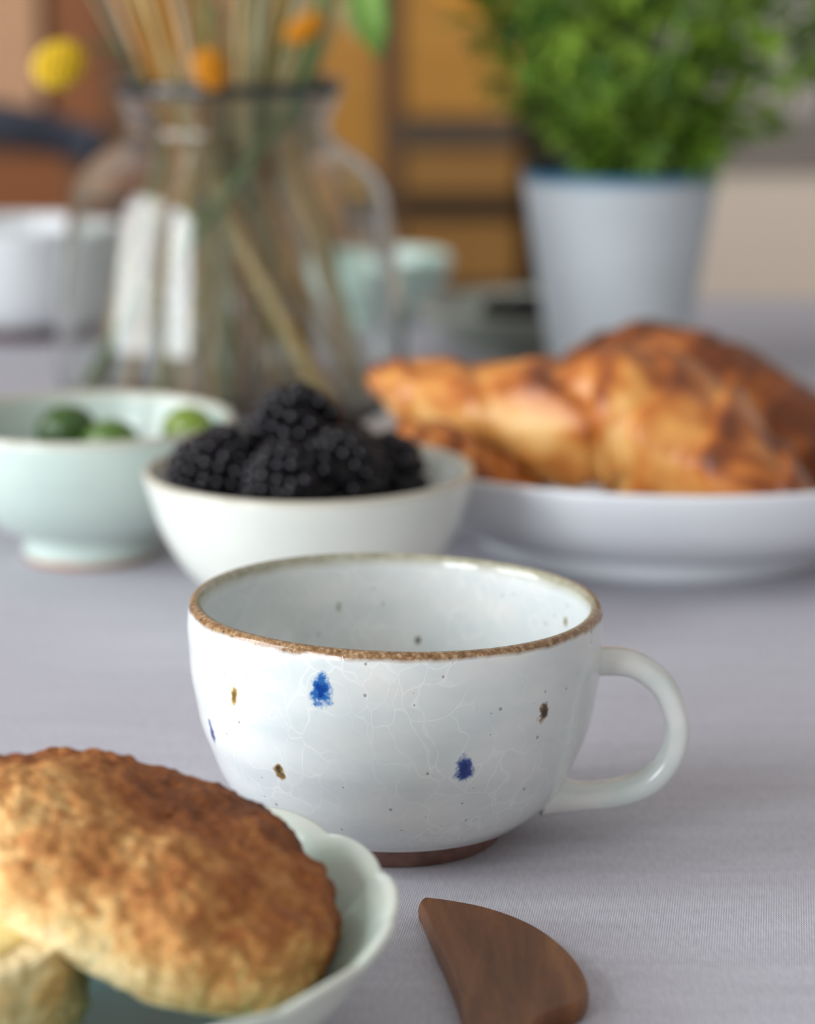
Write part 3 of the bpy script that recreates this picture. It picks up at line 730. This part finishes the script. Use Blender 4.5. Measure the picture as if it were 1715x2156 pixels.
# ------------------------------------------------------------------ herb pot
PT = Vector(((1298-857.5)/F*1.395, 1.38, 0))
m_pot = glaze('pale_blue_white_pot_glaze', (184, 191, 195), (192, 198, 202), (26, 96, 128), 0.1188, 0.0075, rough=0.45, coat=0.0, lip_amt=1.0)
R1 = 205/F*1.40; Rb = 0.0335; HP = 0.1188
pout = []
for i in range(41):
    t = i/40; pout.append((Rb + (R1-Rb)*t + 0.00022*math.sin(t*2*PI*20), 0.001 + t*(HP-0.0025)))
ppro = [(0.0, 0.0), (Rb-0.002, 0.0)] + pout + [(R1-0.0006, HP), (R1-0.0026, HP), (R1-0.0036, HP-0.003)] + [(R1-0.004-(R1-Rb)*t*0.9, HP-0.004-t*0.105) for t in (0.0, 0.3, 0.6, 1.0)] + [(0.0, 0.008)]
pot = tag(empty('herb_pot', PT), 'tapered pale grey-blue ceramic pot with a dark blue rim holding leafy parsley', 'pot')
link('body', lathe_me('body', ppro, 96), m_pot, pot)
m_soil = simple('potting_soil', (48, 36, 28), (70, 54, 42), 200, 0.95, 0.1, bump=0.8, bscale=400, bd=0.003)
link('soil', lathe_me('soil', [(0.0, 0.107), (0.025, 0.1075), (R1-0.0075, 0.106), (R1-0.009, 0.100), (0.0, 0.099)], 48), m_soil, pot)
def leaf_mat(name, a, b):
    m = Mat(name, a, 0.42, 0.45); c = m.ramp(m.noise(70, 3), [(0.3, a), (0.7, b)]); m.color(c)
    tr = m.new('ShaderNodeBsdfTranslucent'); m.l(c, tr.inputs['Color'])
    mx = m.new('ShaderNodeMixShader'); mx.inputs[0].default_value = 0.32
    m.l(m.b.outputs[0], mx.inputs[1]); m.l(tr.outputs[0], mx.inputs[2]); m.l(mx.outputs[0], m.n['Material Output'].inputs['Surface']); return m.m
LM = [leaf_mat('parsley_leaf_bright', (124, 158, 44), (152, 182, 70)), leaf_mat('parsley_leaf_mid', (92, 130, 34), (116, 152, 52)), leaf_mat('parsley_leaf_deep', (60, 98, 30), (80, 116, 40))]
m_pstem = simple('parsley_stem', (120, 160, 66), (146, 180, 88), 60, 0.5)
def parsley_leaf(seed):
    r = random.Random(seed); verts = [(0, 0, 0)]; out = []
    lobes = [(-1.15, 0.72), (-0.85, 0.42), (-0.55, 0.80), (-0.28, 0.48), (0.0, 1.0), (0.28, 0.48), (0.55, 0.80), (0.85, 0.42), (1.15, 0.72)]
    for (a, l) in lobes:
        for da, dl in ((-0.10, 0.86), (0.0, 1.0), (0.10, 0.86)):
            L = l*dl*r.uniform(0.9, 1.08); x, y = math.sin(a+da)*L, math.cos(a+da)*L
            out.append((x, y, 0.22*(x*x) - 0.22*y*y + 0.10*math.sin(9*a)))
    verts += out; n = len(out); faces = [(0, k+2, k+1) for k in range(n-1)]
    return verts, faces
LMES = []
for mi, mt in enumerate(LM):
    for s in range(2):
        v_, f_ = parsley_leaf(mi*7+s); me = mesh('leaf', v_, f_); me.materials.append(mt); LMES.append(me)
def herb(name, root, label, nst, nlf, spread, height, seed, bright=(0, 0, 1, 1, 2), lean=(0, 0), r_in=0.03, mass=420):
    rn_ = random.Random(seed)
    e = tag(empty(name, root), label, 'plant'); tips = []
    for k in range(nst):
        a = rn_.uniform(0, 2*PI); rb = r_in*math.sqrt(rn_.random()); out = spread*math.sqrt(rn_.uniform(0.05, 1)); h = height*rn_.uniform(0.55, 1.0)*(1-0.25*(out/spread)**2)
        b = Vector((rb*math.cos(a), rb*math.sin(a), 0)); t = Vector((out*math.cos(a)+lean[0], out*math.sin(a)+lean[1], h))
        m_ = b*0.45 + t*0.55 + Vector((-math.cos(a), -math.sin(a), 0))*out*0.18
        pts = crom([b, m_, t], 5)
        link('stem', tube_me('stem', pts, [0.0016-0.0008*i/len(pts) for i in range(len(pts))], 6), m_pstem, e)
        tips.append(pts)
    for k in range(nlf):
        pts = tips[k % nst]; j = k//nst
        p = pts[-1] if j == 0 else pts[rn_.randint(len(pts)//5, len(pts)-1)]
        p = p + Vector((rn_.gauss(0, 0.011), rn_.gauss(0, 0.011), rn_.gauss(0, 0.009)))
        if p.z < 0.024 and math.hypot(p.x, p.y) > R1-0.022: p.z = 0.024
        o = link('leaf', LMES[rn_.choice(bright)*2 + rn_.randint(0, 1)], None, e, smooth=False); o.location = p
        s = rn_.uniform(0.015, 0.026); o.scale = (s, s, s)
        oa = math.atan2(p.y, p.x); o.rotation_euler = (rn_.uniform(-0.9, 0.5), rn_.uniform(-0.6, 0.6), oa - PI/2 + rn_.uniform(-0.9, 0.9))
    # inner foliage, too dense to pick leaves apart
    lv = [parsley_leaf(90+i) for i in range(3)]; verts, faces, mats = [], [], []
    for k in range(mass):
        pts = tips[k % nst]; p = pts[rn_.randint(len(pts)//6, len(pts)-1)] + Vector((rn_.gauss(0, 0.012), rn_.gauss(0, 0.012), rn_.gauss(0, 0.010)))
        p.z = max(p.z, (0.025 if math.hypot(p.x, p.y) > R1-0.024 else 0.017) + rn_.random()*0.006)
        s = rn_.uniform(0.013, 0.022); M = Matrix.Translation(p) @ Euler((rn_.uniform(-1.1, 0.6), rn_.uniform(-0.7, 0.7), rn_.uniform(0, 6.28))).to_matrix().to_4x4() @ Matrix.Scale(s, 4)
        v_, f_ = lv[k % 3]; o_ = len(verts); verts += [M @ Vector(x) for x in v_]; faces += [tuple(i+o_ for i in f) for f in f_]; mats += [rn_.choice(bright)]*len(f_)
    me = mesh('foliage', verts, faces)
    for mt in LM: me.materials.append(mt)
    me.polygons.foreach_set('material_index', mats)
    fo_ = link('foliage', me, None, e, smooth=False); fo_['kind'] = 'stuff'
    return e
herb('parsley_plant', PT + Vector((0.006, 0, 0.107)), 'lush bright green parsley growing in the pale blue-rimmed pot', 54, 298, 0.098, 0.150, 5, (0, 0, 0, 1, 1, 2))

# second herb at the right edge, its pot just beyond the picture
P2 = Vector((0.290, 1.50, 0))
pot2 = tag(empty('herb_pot', P2), 'tapered pale ceramic pot holding the darker herb at the table side', 'pot')
link('body', pot.children[0].data, None, pot2); link('soil', pot.children[1].data, None, pot2)
herb('herb_plant', P2 + Vector((0, 0, 0.107)), 'darker green bushy herb beyond the parsley at the table side', 30, 200, 0.066, 0.17, 21, (1, 2, 2), mass=200)

# ------------------------------------------------------------------ things farther back on the table
def ware(name, loc, prof, mat, label, cat, amp=0.004, seed=0.0, n=96):
    o = tag(link(name, lathe_me(name, prof, n, hand_warp(amp, seed)), mat), label, cat); o.location = loc; return o
# white cup with dark clay foot, left
WC = PY(30, 700, 1.585); WC = Vector((WC.x, 1.585, 0))
m_wcup = glaze('white_cup_glaze', (220, 224, 226), (226, 229, 230), None, 0)
e = tag(empty('white_cup', WC), 'white rounded cup on a dark clay foot behind the vase', 'cup')
wo = [tuple(p) for p in crom([(0.034, 0.0065), (0.044, 0.011), (0.0515, 0.021), (0.0555, 0.036), (0.0580, 0.054), (0.0590, 0.066)], 6)]
wi = [tuple(p) for p in crom([(0.0565, 0.0665), (0.0545, 0.054), (0.0515, 0.036), (0.0470, 0.022), (0.036, 0.013), (0.0, 0.011)], 6)]
link('bowl', lathe_me('bowl', [(0.0, 0.006)] + wo + [(0.0585, 0.0680), (0.0575, 0.0682)] + wi, 96), m_wcup, e)
m_dclay = simple('dark_clay_foot', (74, 50, 46), (92, 64, 58), 90, 0.7)
link('foot_ring', lathe_me('foot_ring', [(0.0, 0.003), (0.030, 0.003), (0.031, 0.0), (0.037, 0.0), (0.0375, 0.0075), (0.0, 0.0085)], 72), m_dclay, e)
# mint bowl
MB = Vector(((798-857.5)/F*1.66, 1.64, 0))
m_mint = glaze('mint_glaze', (186, 214, 202), (200, 224, 213), (214, 226, 216), 0.0425, 0.003)
mo = [tuple(p) for p in crom([(0.020, 0.008), (0.030, 0.013), (0.038, 0.021), (0.0435, 0.031), (0.0460, 0.041)], 6)]
mi_ = [tuple(p) for p in crom([(0.0435, 0.0415), (0.0410, 0.031), (0.035, 0.022), (0.027, 0.016), (0.0, 0.013)], 6)]
ware('mint_bowl', MB, [(0.0, 0.003), (0.018, 0.003), (0.019, 0.0), (0.0215, 0.0), (0.0212, 0.006)] + mo + [(0.0455, 0.0425), (0.0445, 0.0425)] + mi_, m_mint, 'small mint green bowl behind the vase near the far table edge', 'bowl')
# grey-green dish with dark berries
DS = Vector(((1112-857.5)/F*1.535, 1.525, 0))
m_dish = glaze('grey_green_dish_glaze', (152, 160, 148), (166, 172, 160), (184, 186, 174), 0.0275, 0.003)
do = [tuple(p) for p in crom([(0.038, 0.0050), (0.050, 0.0085), (0.060, 0.0165), (0.0665, 0.0262)], 6)]
di = [tuple(p) for p in crom([(0.0640, 0.0265), (0.057, 0.0175), (0.047, 0.0105), (0.03, 0.0080), (0.0, 0.0075)], 6)]
ware('serving_dish', DS, [(0.0, 0.003), (0.034, 0.003), (0.035, 0.0), (0.038, 0.0), (0.0385, 0.004)] + do + [(0.0662, 0.0276), (0.0648, 0.0276)] + di, m_dish, 'shallow grey-green dish with dark berries behind the parsley pot', 'dish')
for k, (px, dy) in enumerate([(1052, -0.005), (1098, 0.004), (1140, 0.0)]):
    p = PY(px, 640, DS.y+dy); berry((p.x, DS.y+dy, 0.0205), (1.4, 0.4+k, 0.5*k), 0.78, 'dark berry lying in the shallow grey-green dish', BMES[k], 'dark berries in the grey-green dish')

# ------------------------------------------------------------------ fluted plate with split scone
FP = PZ(40, 1910, 0.036); FP = Vector((FP.x, FP.y, 0))
RF = 0.0815
mfp = Mat('celadon_teal_plate_glaze', (206, 222, 212), 0.24, 0.5, 0.15)
xyzp = mfp.z(); r2 = mfp.math('SQRT', mfp.math('ADD', mfp.math('MULTIPLY', xyzp[0], xyzp[0]), mfp.math('MULTIPLY', xyzp[1], xyzp[1])))
ang = mfp.math('ARCTAN2', xyzp[1], xyzp[0])
upf = mfp.new('ShaderNodeNewGeometry'); nsep = mfp.z(upf.outputs['Normal'])
inside = mfp.math('GREATER_THAN', nsep[2], 0.05)
rn2 = mfp.math('MULTIPLY_ADD', mfp.math('SUBTRACT', mfp.noise(40), 0.5), 0.010, r2)
pool = mfp.ramp(mfp.math('MULTIPLY', rn2, 1/RF), [(0.62, (4, 112, 124)), (0.72, (60, 154, 154)), (0.81, (172, 210, 196)), (0.92, (204, 224, 210)), (1.0, (230, 234, 222))])
outc = mfp.ramp(mfp.noise(40), [(0.3, (206, 218, 208)), (0.7, (220, 226, 216))])
cc = mfp.mix(inside, outc, pool)
flu = mfp.math('POWER', mfp.math('ABSOLUTE', mfp.math('SINE', mfp.math('MULTIPLY', ang, 36))), 0.35)
streak = mfp.math('MULTIPLY', mfp.math('MULTIPLY', mfp.math('SUBTRACT', 1.0, flu), inside), mfp.ramp(mfp.math('MULTIPLY', r2, 1/RF), [(0.6, 0.0), (0.72, 1.0), (0.86, 1.0), (0.93, 0.0)]))
cc = mfp.mix(mfp.math('MULTIPLY', streak, 0.7), cc, (226, 236, 228))
mfp.color(cc); mfp.bump(flu, 0.12, 0.0008)
def flute(p, a, r, z):
    k = max(0, (r-0.045)/(RF-0.045)); lob = abs(math.sin(a*9+0.5))**0.7 - 0.5
    w = 1 + 0.010*lob*k*k + 0.003*math.sin(2*a)*k
    return Vector((p.x*w, p.y*w, z + 0.0016*lob*k*k))
fo = [tuple(p) for p in crom([(0.040, 0.0055), (0.052, 0.0080), (0.0635, 0.0145), (0.0735, 0.0240), (0.0800, 0.0335)], 6)]
fi = [tuple(p) for p in crom([(0.0780, 0.0350), (0.0710, 0.0262), (0.0610, 0.0175), (0.0500, 0.0115), (0.034, 0.0088), (0.0, 0.008)], 7)]
fprof = [(0.0, 0.003), (0.035, 0.003), (0.036, 0.0), (0.039, 0.0), (0.0395, 0.004)] + fo + [(0.0813, 0.0352), (0.0812, 0.0362), (0.0800, 0.0364)] + fi
fpl = tag(link('fluted_plate', lathe_me('fluted_plate', fprof, 216, flute), mfp.m), 'small fluted celadon plate with teal centre holding the split scone', 'plate'); fpl.location = FP

msc = Mat('scone_crust', (186, 124, 64), 0.62, 0.3)
bks = msc.attr('bake'); f1 = msc.noise(95, 7, 0.7, None, 0.8); f2 = msc.noise(520, 4, 0.65)
bvv = msc.math('ADD', bks, msc.math('ADD', msc.math('MULTIPLY', msc.math('SUBTRACT', f1, 0.5), 1.0), msc.math('MULTIPLY', msc.math('SUBTRACT', f2, 0.5), 0.42)))
msc.color(msc.ramp(bvv, [(0.02, (236, 214, 164)), (0.20, (226, 188, 124)), (0.38, (202, 142, 80)), (0.56, (168, 100, 50)), (0.76, (120, 68, 38)), (1.0, (76, 46, 32))]))
msc.bump(msc.math('ADD', msc.math('MULTIPLY', f1, 0.6), msc.math('MULTIPLY', f2, 0.6)), 0.9, 0.0024)
m_scone = msc.m
def scone_me(name, R, H, seed, dome=True, bake0=0.3):
    """rough lump: bottom at z=0 (cut face), domed or flat top at z=H"""
    NA, NT = 260, 110; verts, faces, bake = [], [], []
    for i in range(NT+1):
        t = i/NT
        for k in range(NA):
            a = 2*PI*k/NA
            ro = R*(1 + 0.05*math.sin(2*a+seed) + 0.035*math.sin(3*a+2.1*seed) + 0.05*noise.noise(Vector((math.cos(a)*2.2, math.sin(a)*2.2, seed))))
            if t < 0.25: r = ro*(t/0.25)*0.97; z = 0.0
            elif t < 0.42: q_ = (t-0.25)/0.17; r = ro*(0.97+0.05*math.sin(q_*PI)); z = H*0.42*q_
            else:
                q_ = (t-0.42)/0.58; th_ = q_*PI/2
                r = ro*0.985*max(0, math.cos(th_))**0.75; z = H*(0.42+0.58*math.sin(th_)**1.1) if dome else H*(0.42+0.58*min(1, math.sin(th_)*2.6))
            p = Vector((r*math.cos(a), r*math.sin(a), z))
            nn = noise.noise(p*55+Vector((seed, 0, 0)))*0.0026 + noise.noise(p*130)*0.0017 + noise.noise(p*300)*0.0011 + noise.noise(p*600)*0.0006
            if t > 0.27:
                dr = Vector((math.cos(a), math.sin(a), 0.2+t)).normalized(); p += dr*nn
            else: p.z += nn*0.5
            verts.append(p)
            hz = max(0, min(1, (z/H-0.15)/0.55))
            bake.append(bake0 + 0.22*hz + (0.24*math.sin(a)*r/R + 0.14*math.cos(a)*r/R if dome else 0) + 0.30*noise.noise(p*34+Vector((0, seed, 0))) if t > 0.27 and (dome or z < H*0.96) else -0.1)
    for i in range(NT):
        for k in range(NA):
            k2 = (k+1) % NA; faces.append((i*NA+k, i*NA+k2, (i+1)*NA+k2, (i+1)*NA+k))
    me = mesh(name, verts, faces); at = me.attributes.new('bake', 'FLOAT', 'POINT'); at.data.foreach_set('value', bake); return me
s1 = link('scone', scone_me('scone', 0.0428, 0.0235, 2.3, True, 0.31), m_scone)
s1.location = PY(306, 1915, 0.536) + Vector((-0.0018, -0.001, 0.0014)); s1.rotation_euler = Euler((math.radians(3), math.radians(20.5), 0), 'XYZ')
tag(s1, 'browned domed top half of a split scone leaning on the fluted plate', 'scone')
s2e = tag(empty('scone', (PZ(-165, 1990, 0.036).x - 0.003, PZ(-165, 1990, 0.036).y + 0.007, 0.0174)), 'pale bottom half of a split scone with butter on its cut face', 'scone')
s2e.rotation_euler = (math.radians(2), math.radians(-3), 0.4)
s2 = link('crumb', scone_me('crumb', 0.0375, 0.0212, 5.1, False, 0.02), m_scone, s2e)
mbt = Mat('soft_butter', (244, 226, 158), 0.35, 0.4); mbt.b.inputs['Subsurface Weight'].default_value = 0.2; mbt.b.inputs['Subsurface Radius'].default_value = (0.004, 0.003, 0.001)
mbt.color(mbt.ramp(mbt.noise(60), [(0.3, (238, 214, 138)), (0.7, (246, 232, 174))])); mbt.bump(mbt.noise(90, 3), 0.5, 0.002)
def pat():
    bm = bmesh.new(); bmesh.ops.create_uvsphere(bm, u_segments=40, v_segments=20, radius=1)
    for v in bm.verts:
        v.co = Vector((v.co.x*0.032, v.co.y*0.030, v.co.z*0.0035)); v.co += Vector((1, 1, 0.5))*noise.noise(v.co*70)*0.0025
    me = bpy.data.meshes.new('butter'); bm.to_mesh(me); bm.free(); return me
bt = link('butter', pat(), mbt.m, s2e); bt.location = (0.001, 0.003, 0.0216)

# ------------------------------------------------------------------ wooden butter knife
mk = Mat('dark_oiled_wood', (104, 68, 40), 0.42, 0.4)
kn = mk.noise(22, 5, 0.6, mk.mapped((5, 0.8, 1), (0, 0, -0.28)), 0.8); kf = mk.noise(260, 3, 0.6, mk.mapped((5, 0.6, 1), (0, 0, -0.28)))
mk.color(mk.ramp(mk.math('ADD', mk.math('MULTIPLY', kn, 0.8), mk.math('MULTIPLY', kf, 0.22)), [(0.3, (86, 50, 26)), (0.52, (116, 72, 38)), (0.72, (146, 96, 54))]))
mk.bump(kf, 0.12, 0.0004)
kpx = [(880, 1897), (890, 1886), (910, 1886), (960, 1893), (1020, 1905), (1085, 1926), (1140, 1953), (1188, 1990), (1220, 2026), (1238, 2062), (1236, 2088), (1215, 2108), (1170, 2122), (1128, 2142), (1108, 2170), (1100, 2230), (1096, 2330), (1092, 2480), (1080, 2640), (1050, 2690), (1010, 2690), (990, 2640), (992, 2480), (990, 2330), (986, 2200), (970, 2110), (942, 2030), (912, 1965), (890, 1915)]
def knife():
    KC = PZ(1050, 2040, 0.006); KC = Vector((KC.x, KC.y, 0))
    pp = crom([tuple(PZ(x, y, 0.006)-KC) for x, y in kpx + [kpx[0]]], 4)[:-1]
    pts = [(p.x, p.y) for p in pp]; n = len(pts)
    rings = []; verts, faces = [], []
    cxy = Vector((sum(p[0] for p in pts)/n, sum(p[1] for p in pts)/n))
    def offset(d):
        out = []
        for i in range(n):
            a0 = Vector(pts[i-1]); b0 = Vector(pts[(i+1) % n]); t = (b0-a0).normalized(); nr = Vector((t.y, -t.x))
            out.append(Vector(pts[i]) + nr*d)
        return out
    area = sum(pts[i][0]*pts[(i+1) % n][1]-pts[(i+1) % n][0]*pts[i][1] for i in range(n)); sg = -1 if area > 0 else 1
    for (d, z) in ((0.0006, 0.0003), (0.0001, 0.0012), (0.0, 0.0036), (0.0002, 0.0048), (0.0005, 0.0055), (0.0008, 0.0057)):
        off = offset(sg*d if True else d); rings.append(len(verts))
        for p in off:
            yy = p.y; verts.append((p.x, yy, z))
    for a_, b_ in zip(rings[:-1], rings[1:]):
        for k in range(n): faces.append((a_+k, a_+(k+1) % n, b_+(k+1) % n, b_+k))
    faces.append(tuple(rings[0]+k for k in range(n-1, -1, -1))); faces.append(tuple(rings[-1]+k for k in range(n)))
    me = mesh('butter_knife', verts, faces); bm = bmesh.new(); bm.from_mesh(me); bmesh.ops.recalc_face_normals(bm, faces=bm.faces); bm.to_mesh(me); bm.free()
    o = link('butter_knife', me, mk.m); o.location = KC
    for pl in me.polygons: pl.use_smooth = len(pl.vertices) == 4
    return o
kn_o = knife(); tag(kn_o, 'dark wooden butter knife with a broad curved blade lying on the cloth', 'knife')
es = kn_o.modifiers.new('edges', 'EDGE_SPLIT'); es.split_angle = math.radians(30)
